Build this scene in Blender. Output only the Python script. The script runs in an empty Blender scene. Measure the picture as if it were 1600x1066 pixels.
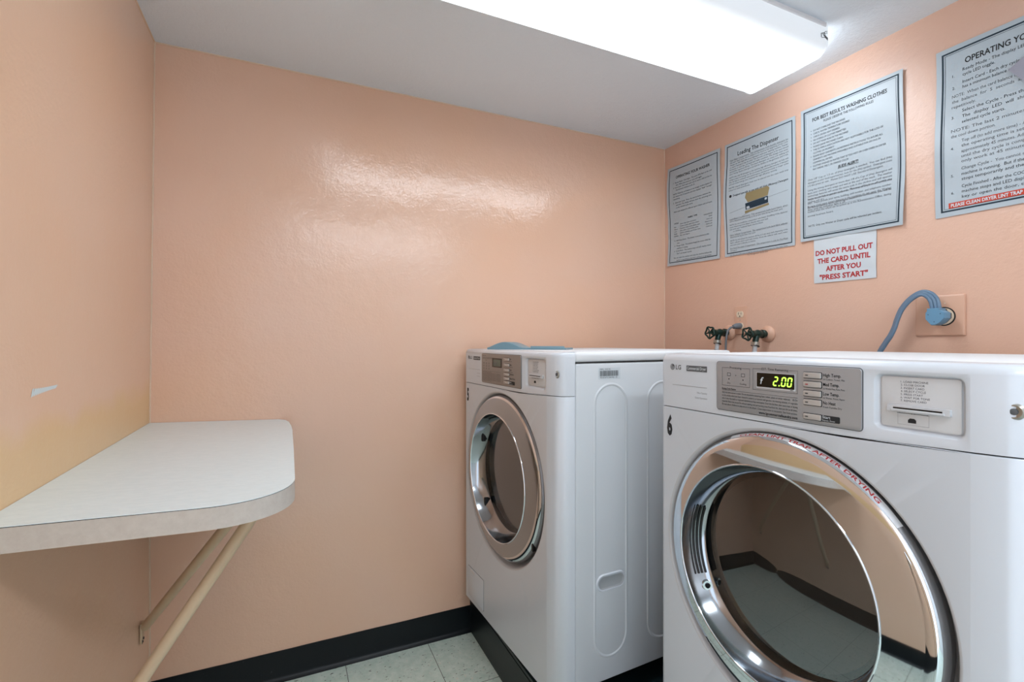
import bpy, bmesh, math, random
from mathutils import Vector, Matrix, noise
random.seed(4)
C = bpy.context.scene.collection
SC = bpy.context.scene
pi = math.pi

# ---------------------------------------------------------------- camera, world, exposure
CAM_H = 1.171
cd = bpy.data.cameras.new('camera'); cam = bpy.data.objects.new('camera', cd); C.objects.link(cam)
cam.location = (0, 0, CAM_H); cam.rotation_euler = (pi/2, 0, -math.radians(24.7))
cd.sensor_width = 36; cd.lens = 36*760/1600; cd.clip_start = 0.01
SC.camera = cam
w = bpy.data.worlds.new('world'); SC.world = w; w.use_nodes = True
WB = w.node_tree.nodes['Background']; WB.inputs[0].default_value = (0.82, 0.95, 1.12, 1); WB.inputs[1].default_value = 1.15
SC.view_settings.view_transform = 'Standard'; SC.view_settings.look = 'None'
SC.view_settings.gamma = 1; SC.view_settings.use_curve_mapping = False
SC.view_settings.exposure = 1.12
LAMP, LAMP_FILL = 4.4, 10.0  # second strength drives the added fill lamp behind the camera

# ---------------------------------------------------------------- room numbers
XL, XR, YB, YF, ZC = -0.396, 1.681, 1.86, -1.0, 2.112

# ---------------------------------------------------------------- materials
def lin(c):
    return tuple(((v/255)/12.92 if v/255 <= .04045 else ((v/255+.055)/1.055)**2.4) for v in c) + (1,)
def mat(name, rgb, rough=.5, metal=0, spec=.5, coat=0, emit=None, es=0):
    m = bpy.data.materials.new(name); m.use_nodes = True
    b = m.node_tree.nodes['Principled BSDF']
    b.inputs['Base Color'].default_value = lin(rgb)
    b.inputs['Roughness'].default_value = rough; b.inputs['Metallic'].default_value = metal
    b.inputs['Specular IOR Level'].default_value = spec
    b.inputs['Coat Weight'].default_value = coat; b.inputs['Coat Roughness'].default_value = .08
    if emit:
        b.inputs['Emission Color'].default_value = lin(emit); b.inputs['Emission Strength'].default_value = es
    return m
def N(m, t, **kw):
    n = m.node_tree.nodes.new(t)
    for k, v in kw.items(): setattr(n, k, v)
    return n
def L(m, a, b): m.node_tree.links.new(a, b)
def P(m): return m.node_tree.nodes['Principled BSDF']
def coords(m, scale=(1, 1, 1)):
    tc = N(m, 'ShaderNodeTexCoord'); mp = N(m, 'ShaderNodeMapping'); mp.inputs['Scale'].default_value = scale
    L(m, tc.outputs['Object'], mp.inputs['Vector']); return mp.outputs[0]
def noise_tex(m, vec, scale, detail=3, rough=.5):
    n = N(m, 'ShaderNodeTexNoise'); n.inputs['Scale'].default_value = scale; n.inputs['Detail'].default_value = detail
    n.inputs['Roughness'].default_value = rough; L(m, vec, n.inputs['Vector']); return n.outputs['Fac']
def ramp(m, fac, stops):
    r = N(m, 'ShaderNodeValToRGB'); L(m, fac, r.inputs[0]); e = r.color_ramp.elements
    while len(e) < len(stops): e.new(.5)
    for el, (p, c) in zip(e, stops): el.position = p; el.color = c
    return r.outputs[0]
def mix(m, fac, a, b, bt='MIX'):
    n = N(m, 'ShaderNodeMix', data_type='RGBA', blend_type=bt)
    for s, v in ((n.inputs[0], fac), (n.inputs[6], a), (n.inputs[7], b)):
        if hasattr(v, 'links') or hasattr(v, 'is_linked'): L(m, v, s)
        else: s.default_value = v
    return n.outputs[2]
def bump(m, height, strength, dist):
    b = N(m, 'ShaderNodeBump'); b.inputs['Strength'].default_value = strength; b.inputs['Distance'].default_value = dist
    L(m, height, b.inputs['Height']); L(m, b.outputs[0], P(m).inputs['Normal'])
def madd(m, a, b, op='ADD'):
    n = N(m, 'ShaderNodeMath', operation=op)
    for s, v in ((n.inputs[0], a), (n.inputs[1], b)):
        if isinstance(v, (int, float)): s.default_value = v
        else: L(m, v, s)
    return n.outputs[0]

def wall_paint(name, rgb, rough, fine, yellow=False, dirt=False):
    m = mat(name, rgb, rough, spec=.8)
    v = coords(m)
    big = noise_tex(m, v, 2.3, 2)
    col = mix(m, ramp(m, big, [(.35, (0, 0, 0, 1)), (.7, (1, 1, 1, 1))]), lin(rgb), lin(tuple(int(c*f) for c, f in zip(rgb, (1.0, 1.025, 1.05)))))
    if yellow:                                  # yellowed old paint on the wall above the shelf
        tc = N(m, 'ShaderNodeTexCoord'); s = N(m, 'ShaderNodeSeparateXYZ'); L(m, tc.outputs['Object'], s.inputs[0])
        g = noise_tex(m, v, 5.0, 2)
        h = madd(m, s.outputs[2], .93, 'SUBTRACT')                   # height above the shelf
        h = madd(m, madd(m, h, .15, 'DIVIDE'), madd(m, g, .95, 'MULTIPLY'), 'SUBTRACT')
        up = ramp(m, h, [(.0, (1, 1, 1, 1)), (.30, (0, 0, 0, 1))])
        lo = ramp(m, madd(m, madd(m, s.outputs[2], .87, 'SUBTRACT'), 30, 'MULTIPLY'), [(0, (0, 0, 0, 1)), (1, (1, 1, 1, 1))])
        f = madd(m, madd(m, up, lo, 'MULTIPLY'), .55, 'MULTIPLY')
        col = mix(m, f, col, lin((226, 190, 120)))
    L(m, col, P(m).inputs['Base Color'])
    n1 = noise_tex(m, v, fine, 3, .55); n2 = noise_tex(m, v, fine*.22, 3, .6); n3 = noise_tex(m, v, 5, 2)
    h = madd(m, madd(m, n1, .55, 'MULTIPLY'), madd(m, n2, 1.2, 'MULTIPLY'))
    h = madd(m, h, madd(m, n3, 3.5, 'MULTIPLY'))
    bump(m, h, .32, .0028)
    return m
M = {}
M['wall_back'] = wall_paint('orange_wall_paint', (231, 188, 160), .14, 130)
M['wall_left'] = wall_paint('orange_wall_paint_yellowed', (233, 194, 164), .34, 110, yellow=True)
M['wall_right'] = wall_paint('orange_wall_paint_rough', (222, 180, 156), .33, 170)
M['wall_plain'] = wall_paint('white_bounce_wall_paint', (228, 228, 226), .5, 130)  # for the unseen front wall, made white to bounce neutral light
M['caulk'] = mat('pale_corner_bead', (224, 196, 172), .5)
m = mat('ceiling_paint', (230, 237, 243), .75); v = coords(m)
bump(m, madd(m, noise_tex(m, v, 120, 4, .7), noise_tex(m, v, 28, 3, .6)), .6, .004); M['ceiling'] = m
# vinyl floor tiles
m = mat('green_vinyl_tile', (190, 200, 184), .3, spec=.5); v = coords(m)
mot = mix(m, ramp(m, noise_tex(m, v, 35, 4, .65), [(.35, (0, 0, 0, 1)), (.7, (1, 1, 1, 1))]), lin((198, 218, 205)), lin((224, 236, 226)))
v2 = coords(m, (1.0, 2.3, 1))
dark = ramp(m, noise_tex(m, v2, 62, 2, .5), [(.655, (0, 0, 0, 1)), (.69, (1, 1, 1, 1))])
c1 = mix(m, dark, mot, lin((72, 80, 72)))
lite = ramp(m, noise_tex(m, coords(m, (2.1, 1, 1)), 48, 2, .5), [(.66, (0, 0, 0, 1)), (.70, (1, 1, 1, 1))])
c2 = mix(m, lite, c1, lin((226, 228, 214)))
s = N(m, 'ShaderNodeSeparateXYZ'); tc = N(m, 'ShaderNodeTexCoord'); L(m, tc.outputs['Object'], s.inputs[0])
def seam(o, off):
    a = madd(m, madd(m, madd(m, s.outputs[o], off, 'SUBTRACT'), .3025, 'DIVIDE'), .5)
    f = madd(m, a, 0, 'FLOOR'); fr = madd(m, a, f, 'SUBTRACT')
    n = madd(m, madd(m, fr, .5, 'SUBTRACT'), 0, 'ABSOLUTE'); return madd(m, n, .0035, 'LESS_THAN')
sm = madd(m, seam(0, .188), seam(1, 1.56), 'MAXIMUM')
L(m, mix(m, sm, c2, lin((70, 74, 68))), P(m).inputs['Base Color'])
M['floor'] = m
m = mat('black_vinyl_base', (9, 15, 20), .36, spec=.3); v = coords(m)
sp = ramp(m, noise_tex(m, v, 150, 2, .6), [(.74, (0, 0, 0, 1)), (.78, (1, 1, 1, 1))])
L(m, mix(m, sp, lin((7, 14, 19)), lin((80, 88, 92))), P(m).inputs['Base Color']); M['base'] = m
M['plinth'] = mat('dark_green_plinth_paint', (16, 32, 36), .35)
M['white'] = mat('white_enamel', (208, 214, 221), .25, spec=.5, coat=.12)
M['lid'] = mat('white_enamel_lid', (226, 228, 230), .5, spec=.2)
M['white_side'] = mat('white_enamel_side', (208, 213, 217), .32, spec=.5)
M['whiteplast'] = mat('white_plastic', (206, 207, 208), .38)
M['recess'] = mat('grey_white_recess', (196, 198, 201), .22)
M['chrome'] = mat('polished_chrome', (224, 231, 238), .035, 1)
m = mat('satin_door_metal', (170, 180, 190), .16, 1); M['satin'] = m
M['lipgrey'] = mat('grey_lip', (128, 128, 130), .3, .6)
M['gripgrey'] = mat('grip_grey', (168, 172, 175), .4)
M['innerchrome'] = mat('inner_chrome', (158, 162, 166), .12, 1)
m = mat('brushed_steel', (168, 173, 178), .38, .5); v = coords(m, (4, 1, 420))
bump(m, noise_tex(m, v, 4, 2), .12, .0006); M['steel'] = m
m = mat('brushed_bronze_steel', (150, 146, 142), .38, .5); M['steel5'] = m
M['btn'] = mat('grey_button', (192, 190, 187), .35, .3)
M['black'] = mat('black_plastic', (10, 10, 11), .3)
M['dark'] = mat('dark_gap', (22, 23, 25), .6)
M['ink'] = mat('black_ink', (34, 36, 38), .7)
M['greyink'] = mat('grey_ink', (92, 94, 97), .7)
M['lightink'] = mat('pale_grey_ink', (142, 144, 147), .7)
M['navy'] = mat('navy_border_ink', (16, 44, 60), .6)
M['red'] = mat('red_ink', (176, 42, 46), .6)
M['redband'] = mat('red_band', (196, 62, 38), .6)
M['paper'] = mat('white_laminated_paper', (178, 190, 197), .3, spec=.5)
M['card'] = mat('white_card', (205, 213, 218), .5)
M['khaki'] = mat('khaki_print', (142, 128, 92), .5)
M['blueprint'] = mat('blue_print', (70, 120, 175), .5)
M['led'] = mat('green_led', (150, 240, 60), .4, emit=(160, 255, 70), es=1.3)
M['lcd'] = mat('grey_lcd', (92, 104, 92), .25)
M['lcdglass'] = mat('black_display_glass', (8, 9, 10), .08)
M['drum'] = mat('drum_steel', (120, 118, 116), .4, .8)
M['drumdark'] = mat('dark_bulkhead', (52, 51, 50), .5)
M['rubber'] = mat('black_rubber', (14, 14, 15), .6)
M['tag'] = mat('silver_tag', (205, 208, 212), .3)
M['valve'] = mat('dark_green_valve', (24, 52, 46), .3, .35)
M['hose'] = mat('grey_white_hose', (196, 200, 204), .4)
M['collar'] = mat('hose_collar', (168, 166, 158), .3, .7)
M['cordgrey'] = mat('grey_cord', (108, 114, 120), .45)
M['cordblue'] = mat('blue_grey_cord', (100, 126, 150), .4)
M['plugblue'] = mat('blue_plug', (100, 146, 176), .4)
M['plate'] = mat('painted_plate', (214, 170, 145), .35)
M['ivory'] = mat('ivory_receptacle', (226, 208, 184), .4)
M['polepaint'] = mat('cream_pole_paint', (214, 190, 160), .42)
M['lblue'] = mat('pale_blue_plastic', (118, 152, 166), .35)
M['lampwhite'] = mat('lamp_housing_white', (225, 227, 230), .4)
M['greypaper'] = mat('grey_paper', (150, 150, 162), .5)
m = mat('shelf_laminate', (238, 244, 246), .32); v = coords(m, (1, 3, 1))
L(m, mix(m, noise_tex(m, v, 40, 4, .7), lin((214, 230, 234)), lin((238, 250, 252))), P(m).inputs['Base Color']); M['laminate'] = m
m = mat('shelf_edge', (200, 192, 184), .4); v = coords(m)
L(m, mix(m, noise_tex(m, v, 70, 4, .7), lin((186, 176, 168)), lin((214, 208, 200))), P(m).inputs['Base Color']); M['edge'] = m
m = mat('scuff_white', (222, 232, 234), .6); M['scuff'] = m
# dark tinted glass of the doors
m = bpy.data.materials.new('tinted_glass'); m.use_nodes = True; nt = m.node_tree; nt.nodes.clear()
o = nt.nodes.new('ShaderNodeOutputMaterial'); mx = nt.nodes.new('ShaderNodeMixShader'); tr = nt.nodes.new('ShaderNodeBsdfTransparent')
gl = nt.nodes.new('ShaderNodeBsdfGlossy'); fr = nt.nodes.new('ShaderNodeFresnel'); fr.inputs[0].default_value = 2.6
tr.inputs[0].default_value = (.55, .54, .53, 1); gl.inputs[0].default_value = (.86, .93, 1.0, 1); gl.inputs['Roughness'].default_value = .015
nt.links.new(fr.outputs[0], mx.inputs[0]); nt.links.new(tr.outputs[0], mx.inputs[1]); nt.links.new(gl.outputs[0], mx.inputs[2]); nt.links.new(mx.outputs[0], o.inputs[0])
M['glass'] = m
# lamp diffuser: two tubes glow through the lens, brightest in the middle
for key_, st_ in (('lens', LAMP), ('lens_fill', LAMP_FILL)):  # second diffuser is for the added, unseen fill lamp
    m = mat('lamp_diffuser', (196, 200, 204), .35, emit=(238, 247, 255), es=1)
    tc = N(m, 'ShaderNodeTexCoord'); s = N(m, 'ShaderNodeSeparateXYZ'); L(m, tc.outputs['Object'], s.inputs[0])
    yy = madd(m, s.outputs[1], 0, 'ABSOLUTE')
    st = ramp(m, madd(m, yy, .1425, 'DIVIDE'), [(0, (.95, .95, .95, 1)), (.62, (1, 1, 1, 1)), (.86, (.11, .11, .11, 1)), (.99, (.05, .053, .056, 1))])
    L(m, madd(m, st, st_, 'MULTIPLY'), P(m).inputs['Emission Strength'])
    M[key_] = m

# ---------------------------------------------------------------- mesh builder
def ray_poly(poly, c, a):
    dx, dz = math.cos(a), math.sin(a); best = None
    n = len(poly)
    for i in range(n):
        (x1, z1), (x2, z2) = poly[i], poly[(i+1) % n]
        ex, ez = x2-x1, z2-z1; den = dx*ez - dz*ex
        if abs(den) < 1e-12: continue
        t = ((x1-c[0])*ez - (z1-c[1])*ex)/den; u = ((x1-c[0])*dz - (z1-c[1])*dx)/den
        if t > 0 and -1e-9 <= u <= 1+1e-9 and (best is None or t < best): best = t
    return (c[0]+best*dx, c[1]+best*dz)
def rrect(x0, x1, z0, z1, r, n=5):
    out = []
    for cx, cz, a0 in ((x1-r, z1-r, 0), (x0+r, z1-r, pi/2), (x0+r, z0+r, pi), (x1-r, z0+r, 1.5*pi)):
        for k in range(n+1):
            a = a0 + pi/2*k/n; out.append((cx+r*math.cos(a), cz+r*math.sin(a)))
    return out
def stad(x0, x1, z0, z1, n=10):
    r = min(x1-x0, z1-z0)/2*.999; return rrect(x0, x1, z0, z1, r, n)
_tc = {}
def glyphs(s, bold=0, shear=0):
    k = (s, bold, shear)
    if k in _tc: return _tc[k]
    cu = bpy.data.curves.new('tmp', 'FONT'); cu.body = s; cu.resolution_u = 2; cu.size = 1; cu.shear = shear; cu.offset = bold
    ob = bpy.data.objects.new('tmp', cu); C.objects.link(ob)
    dg = bpy.context.evaluated_depsgraph_get(); dg.update()
    me = ob.evaluated_get(dg).to_mesh()
    vs = [(v.co.x, v.co.y) for v in me.vertices]; fs = [tuple(p.vertices) for p in me.polygons]
    ob.evaluated_get(dg).to_mesh_clear(); C.objects.unlink(ob); bpy.data.objects.remove(ob); bpy.data.curves.remove(cu)
    xs = [v[0] for v in vs] or [0, 1]
    _tc[k] = (vs, fs, min(xs), max(xs)); return _tc[k]
class MB:
    def __init__(s): s.v = []; s.f = []; s.m = []; s.s = []; s.mats = []
    def mi(s, m):
        m = M[m] if isinstance(m, str) else m
        if m not in s.mats: s.mats.append(m)
        return s.mats.index(m)
    def add(s, vs, fs, m, smooth=False):
        b = len(s.v); s.v += [tuple(p) for p in vs]; i = s.mi(m)
        for f in fs: s.f.append(tuple(b+k for k in f)); s.m.append(i); s.s.append(smooth)
        return s
    def loft(s, loops, m, smooth=True, closed=True, cap0=False, cap1=False):
        n = len(loops[0]); vs = [p for l in loops for p in l]; fs = []
        for j in range(len(loops)-1):
            for i in range(n if closed else n-1):
                a = j*n+i; b = j*n+(i+1) % n; fs.append((a, b, b+n, a+n))
        s.add(vs, fs, m, smooth)
        if cap0: s.add(loops[0], [tuple(range(n))[::-1]], m)
        if cap1: s.add(loops[-1], [tuple(range(n))], m)
        return s
    def ring(s, rings, m, n=96, **k):            # rings of (cx, cz, r, y) facing -y
        lo = [[(cx+r*math.cos(2*pi*i/n), y, cz+r*math.sin(2*pi*i/n)) for i in range(n)] for cx, cz, r, y in rings]
        return s.loft(lo, m, **k)
    def flat(s, poly, m, y=0):                   # polygon in the xz plane
        return s.add([(x, y, z) for x, z in poly], [tuple(range(len(poly)))], m)
    def rect(s, x0, x1, z0, z1, m, y=0):
        n = max(1, int((x1-x0)/.02))
        for i in range(n):
            a, c = x0+(x1-x0)*i/n, x0+(x1-x0)*(i+1)/n; s.flat([(a, z0), (c, z0), (c, z1), (a, z1)], m, y)
        return s
    def frame(s, x0, x1, z0, z1, t, m, y=0, seg=1):
        for a, b, c, d in ((x0, x1, z0, z0+t), (x0, x1, z1-t, z1), (x0, x0+t, z0+t, z1-t), (x1-t, x1, z0+t, z1-t)):
            nx = seg if b-a > d-c else 1; nz = seg if d-c > b-a else 1
            for i in range(nx):
                for j in range(nz):
                    s.rect(a+(b-a)*i/nx, a+(b-a)*(i+1)/nx, c+(d-c)*j/nz, c+(d-c)*(j+1)/nz, m, y)
        return s
    def plate(s, outer, hole, c, m, y=0, n=96, yh=None):
        ang = sorted(set([round(2*pi*i/n, 6) for i in range(n)] + [round(math.atan2(z-c[1], x-c[0]) % (2*pi), 6) for x, z in outer]))
        A = [ray_poly(outer, c, a) for a in ang]; B = [ray_poly(hole, c, a) for a in ang]; k = len(ang)
        s.add([(x, y, z) for x, z in A]+[(x, y if yh is None else yh, z) for x, z in B], [(i, (i+1) % k, k+(i+1) % k, k+i) for i in range(k)], m)
        return s
    def prism(s, poly, y0, y1, m, bev=0, c=None):  # extruded polygon, front at y0 with a small bevel
        if c is None: c = (sum(p[0] for p in poly)/len(poly), sum(p[1] for p in poly)/len(poly))
        def sh(d): return [(x-d*(1 if x > c[0] else -1), z-d*(1 if z > c[1] else -1)) for x, z in poly]
        if bev:
            rs = [[(x, y1, z) for x, z in poly], [(x, y0+bev, z) for x, z in poly], [(x, y0+bev*.3, z) for x, z in sh(bev*.3)], [(x, y0, z) for x, z in sh(bev)]]
        else: rs = [[(x, y1, z) for x, z in poly], [(x, y0, z) for x, z in poly]]
        return s.loft(rs, m, smooth=bool(bev), cap0=True, cap1=True)
    def box(s, x0, x1, y0, y1, z0, z1, m, bev=0, seg=3):
        bm = bmesh.new(); bmesh.ops.create_cube(bm, size=1)
        for v in bm.verts: v.co = ((x0+x1)/2+v.co.x*(x1-x0), (y0+y1)/2+v.co.y*(y1-y0), (z0+z1)/2+v.co.z*(z1-z0))
        if bev: bmesh.ops.bevel(bm, geom=bm.edges[:], offset=bev, segments=seg, affect='EDGES', profile=.5)
        bm.verts.index_update(); s.add([v.co[:] for v in bm.verts], [tuple(v.index for v in f.verts) for f in bm.faces], m, bool(bev)); bm.free(); return s
    def tube(s, pts, r, m, n=12, caps=True, up=(0, 0, 1)):
        pts = [Vector(p) for p in pts]; loops = []; rr = r if isinstance(r, (list, tuple)) else [r]*len(pts); ref = None
        for i, p in enumerate(pts):
            d = (pts[min(i+1, len(pts)-1)]-pts[max(i-1, 0)]).normalized()
            if ref is None: ref = d.orthogonal().normalized()
            ref = (ref - d*ref.dot(d)).normalized(); b = d.cross(ref)
            loops.append([tuple(p+(ref*math.cos(2*pi*k/n)+b*math.sin(2*pi*k/n))*rr[i]) for k in range(n)])
        return s.loft(loops, m, cap0=caps, cap1=caps)
    def text(s, t, x, z, size, m, y=-.0005, width=None, align='L', bold=0, shear=0, sx=1, maxw=None):
        vs, fs, a, b = glyphs(t, bold, shear); w0 = (b-a)*size*sx or 1
        k = size*sx
        if width: k = size*sx*width/w0; w0 = width
        elif maxw and w0 > maxw: k = size*sx*maxw/w0; w0 = maxw
        ox = x - (w0/2 if align == 'C' else w0 if align == 'R' else 0)
        return s.add([(ox+(p[0]-a)*k, y, z+p[1]*size) for p in vs], fs, m)
    def build(s, name, parent=None, fn=None, loc=None, rz=None, ang=35):
        me = bpy.data.meshes.new(name); vs = [fn(p) for p in s.v] if fn else s.v
        me.from_pydata(vs, [], s.f); me.update()
        for k in s.mats: me.materials.append(k)
        me.polygons.foreach_set('material_index', s.m); me.polygons.foreach_set('use_smooth', s.s)
        bm = bmesh.new(); bm.from_mesh(me); bmesh.ops.remove_doubles(bm, verts=bm.verts, dist=1e-6) if len(s.v) < 9000 else None
        bmesh.ops.recalc_face_normals(bm, faces=bm.faces); bm.to_mesh(me); bm.free()
        me.set_sharp_from_angle(angle=math.radians(ang))
        o = bpy.data.objects.new(name, me); C.objects.link(o)
        if parent is not None: o.parent = parent
        if loc: o.location = loc
        if rz is not None: o.rotation_euler = (0, 0, rz)
        return o
def struct(o): o['kind'] = 'structure'; return o
def tag(o, label, cat, group=None):
    o['label'] = label; o['category'] = cat
    if group: o['group'] = group
    return o
def empty(name, loc, rz=0):
    o = bpy.data.objects.new(name, None); C.objects.link(o); o.location = loc; o.rotation_euler = (0, 0, rz); o.empty_display_size = .05; return o

# ---------------------------------------------------------------- the room
T = .1
b = MB(); b.box(XL-T, XR+T, YF-T, YB+T, -T, 0, 'floor'); struct(b.build('floor'))
b = MB(); b.box(XL-T, XR+T, YF-T, YB+T, ZC, ZC+T, 'ceiling'); struct(b.build('ceiling'))
b = MB(); b.box(XL-T, XR+T, YB, YB+T, 0, ZC, 'wall_back'); struct(b.build('wall_back'))
b = MB(); b.box(XR, XR+T, YF-T, YB, 0, ZC, 'wall_right'); struct(b.build('wall_right'))
# left wall leans a centimetre in at its top, with a scraped white scuff
b = MB(); z1 = ZC; DY0, DY1 = -.95, -.25  # unseen doorway span, cut in to light the room
xs = [(XL, 0), (XL, .9), (XL+.013, z1)]
vs = []
for y in (DY1, YB):
    vs += [(x, y, z) for x, z in xs] + [(XL-T, y, z1), (XL-T, y, 0)]
b.add(vs, [(0, 1, 6, 5), (1, 2, 7, 6), (2, 3, 8, 7), (3, 4, 9, 8), (4, 0, 5, 9), (0, 4, 3, 2, 1), (5, 6, 7, 8, 9)], 'wall_left')
def lw(y, z, d=.0006): return (XL + (max(0, z-.9)/(z1-.9))*.013 + d, y, z)
for k in range(13):
    t = k/12; y = 1.085+.098*t; zb = 1.081+.004*t; hh = .011*(1-.75*t)
    q = [lw(y-.003, zb-hh*.5), lw(y+.004, zb-hh*.5+.002), lw(y+.009, zb+hh*.9), lw(y+.002, zb+hh*.9-.002)]
    b.add(q, [(0, 1, 2, 3)], 'scuff')
b.add([lw(1.085, 1.079, .0004), lw(1.178, 1.083, .0004), lw(1.187, 1.089, .0004), lw(1.098, 1.088, .0004)], [(0, 1, 2, 3)], 'scuff')
b.box(XL-T, XL, YF-T, DY0, 0, ZC, 'wall_left'); b.box(XL-T, XL, DY0, DY1, 2.04, ZC, 'wall_left')
struct(b.build('wall_left'))
# unseen front wall with added closed door; left-wall doorway added to let light in
DX0, DX1, DZ = .2, 1.2, 2.03
b = MB(); b.box(XL, XR, YF-T, YF, 0, ZC, 'wall_plain'); struct(b.build('wall_front'))
b = MB(); t = .045
b.box(DX0-t, DX0, YF, YF+.018, 0, DZ+t, 'lampwhite', .003); b.box(DX1, DX1+t, YF, YF+.018, 0, DZ+t, 'lampwhite', .003); b.box(DX0, DX1, YF, YF+.018, DZ, DZ+t, 'lampwhite', .003)
struct(b.build('trim_1'))
b = MB(); b.box(DX0+.003, DX1-.003, YF, YF+.010, .005, DZ-.003, 'lampwhite', .002); d_ = struct(b.build('door_1'))  # door added out of view
b = MB(); b.tube([(DX0+.07, YF+.010, 1.0), (DX0+.07, YF+.05, 1.0)], [.012, .012], 'collar', 14); b.tube([(DX0+.07, YF+.045, 1.0), (DX0+.07, YF+.06, 1.0), (DX0+.07, YF+.085, 1.0), (DX0+.07, YF+.095, 1.0)], [.014, .026, .026, .012], 'collar', 18); b.build('door_knob', d_)
# cove base with its toe
def cove(p0, p1, nrm, name):
    prof = [(0, .102), (.003, .102), (.0035, .098), (.0035, .016), (.006, .008), (.013, .0035), (.016, .0015), (.016, 0)]
    d = Vector(p1)-Vector(p0); k = max(2, int(d.length/.05)); n = Vector(nrm); lo = []
    for i in range(k+1):
        q = Vector(p0)+d*i/k; wob = .0015*noise.noise(Vector((i*.35, 3, nrm[0]*5)))
        lo.append([tuple(q+n*a+Vector((0, 0, h+(wob if h > .09 else 0)))) for a, h in prof])
    mb = MB(); mb.loft(lo, 'base', closed=False); return struct(mb.build(name, ang=50))
PX = .668
cove((XL, YB, 0), (PX, YB, 0), (0, -1, 0), 'baseboard_back')
cove((XL, DY1, 0), (XL, YB, 0), (1, 0, 0), 'baseboard_left')
# pale bead of paint along the corners
b = MB()
pts = [(XL+.001+(max(0, z-.9)/(z1-.9))*.013+.0012*noise.noise(Vector((z*9, 0, 0))), YB-.001, z) for z in [.1+i*(ZC-.1)/70 for i in range(71)]]
b.tube(pts, .0035, 'caulk', 6); struct(b.build('trim_2'))
b = MB()
b.tube([(XL+.015+i*(XR-XL-.02)/80, YB-.001, ZC-.001+.0015*noise.noise(Vector((i*.6, 4, 0)))) for i in range(81)], .0028, 'caulk', 6)
b.tube([(XL+.014, YF+i*(YB-YF)/80, ZC-.001+.0015*noise.noise(Vector((i*.6, 9, 0)))) for i in range(81)], .0028, 'caulk', 6); struct(b.build('trim_3'))
b = MB(); b.tube([(XR-.001, YB-.001, z) for z in (1.0, 1.5, ZC)], .0028, 'caulk', 6); struct(b.build('trim_4'))
# raised dark plinth the machines stand on
PZ = .145
b = MB(); b.box(PX, XR, .10, YB, 0, PZ-.012, 'base'); b.box(PX+.002, XR, .10, YB, PZ-.012, PZ, 'plinth'); struct(b.build('trim_5'))

# ---------------------------------------------------------------- ceiling light
def ceiling_lamp(lx0, lx1, ly0, ly1, label, cracks, lens='lens'):
    cx, cy = (lx0+lx1)/2, (ly0+ly1)/2; hx, hy = (lx1-lx0)/2, (ly1-ly0)/2
    lt = empty('ceiling_light', (cx, cy, ZC)); tag(lt, label, 'ceiling light')
    sec = [(-hy, -.006), (-hy, -.068), (-hy+.004, -.076), (-hy+.020, -.088), (-hy+.03, -.090), (hy-.03, -.090), (hy-.020, -.088), (hy-.004, -.076), (hy, -.068), (hy, -.006)]
    b = MB(); X0, X1 = -hx+.006, hx-.006
    sec2 = []
    for (y0_, z0_), (y1_, z1_) in zip(sec, sec[1:]): sec2.append((y0_, z0_))
    sec2.append(sec[-1])
    b.loft([[(X0+(X1-X0)*i/8, y, z) for y, z in sec2] for i in range(9)], lens, closed=False)
    b.build('diffuser', lt, ang=50)
    for sx in (-1, 1):
        b = MB(); xa = sx*(hx-.006); xb = sx*hx
        o_ = [(y*1.006, z-.0015) for y, z in sec]
        b.loft([[(xa, y, z) for y, z in o_], [(xb, y, z) for y, z in o_], [(xb+sx*.0005, y*.985, z*.97) for y, z in o_]], lens, closed=True, cap0=True, cap1=True)
        b.build('end_cap', lt, ang=30)
    b = MB(); b.box(-hx+.004, hx-.004, -hy+.012, hy-.012, -.026, 0, 'lampwhite', .003)
    b.box(-hx+.01, hx-.01, -hy-.004, -hy+.004, -.016, -.004, 'lampwhite', .0015); b.box(-hx+.01, hx-.01, hy-.004, hy+.004, -.016, -.004, 'lampwhite', .0015)
    b.build('housing', lt)
    if not cracks: return lt
    b = MB()                                            # brittle cracks at the corner of the end cap
    for k in range(9):
        a = random.uniform(-1, 1); p = Vector((hx-.014-random.random()*.02, -hy-.001, -.03-random.random()*.026))
        b.tube([p, p+Vector((.010*math.cos(a*2), -.0006, .012*a)), p+Vector((.018*math.cos(a), -.0003, .018*a))], .0008, 'greyink', 5)
    b.build('crack_marks', lt)
ceiling_lamp(.222, 1.448, .916, 1.200, 'long glowing fluorescent light with cracked corner, on the ceiling above the machines', True)
ceiling_lamp(.05, 1.276, -.62, -.336, 'added long fluorescent fill light, unseen on the ceiling near the added white door', False, 'lens_fill')  # lamp added behind the camera to brighten the room

# ---------------------------------------------------------------- wall shelf with tube brackets
sh = empty('wall_shelf', (XL, 1.38, .876)); tag(sh, 'white laminate folding shelf with rounded corner fixed to the orange wall on tube braces', 'shelf')
SO = Vector((XL, 1.38, .876))
out = [(XL+.001, YB-.002), (XL+.001, .908), (-.13, .912)]
for k in range(1, 13):
    a = -pi/2 + (pi/2)*k/12; out.append((-.13+.142*math.cos(a), 1.052+.140*math.sin(a)))
out += [(.0125, 1.30), (.0115, 1.62), (.009, 1.70), (.002, 1.79), (-.008, 1.835), (-.03, YB-.002)]
def ztop(x): return .9145 - .0345*(x-XL)
def band(dz0, dz1, ins=0.0):
    cxx, cyy = -.2, 1.4
    def q(x, y): return (x-(ins if x > -.1 else 0), y+(ins if y < 1.1 else 0))
    return [[(q(x, y)[0]-SO.x, q(x, y)[1]-SO.y, ztop(x)+dz-SO.z) for x, y in out] for dz in (dz0, dz1)]
b = MB(); b.loft(band(-.038, -.0022), 'edge', cap0=True, cap1=True); b.build('edge_band', sh, ang=20)
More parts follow.
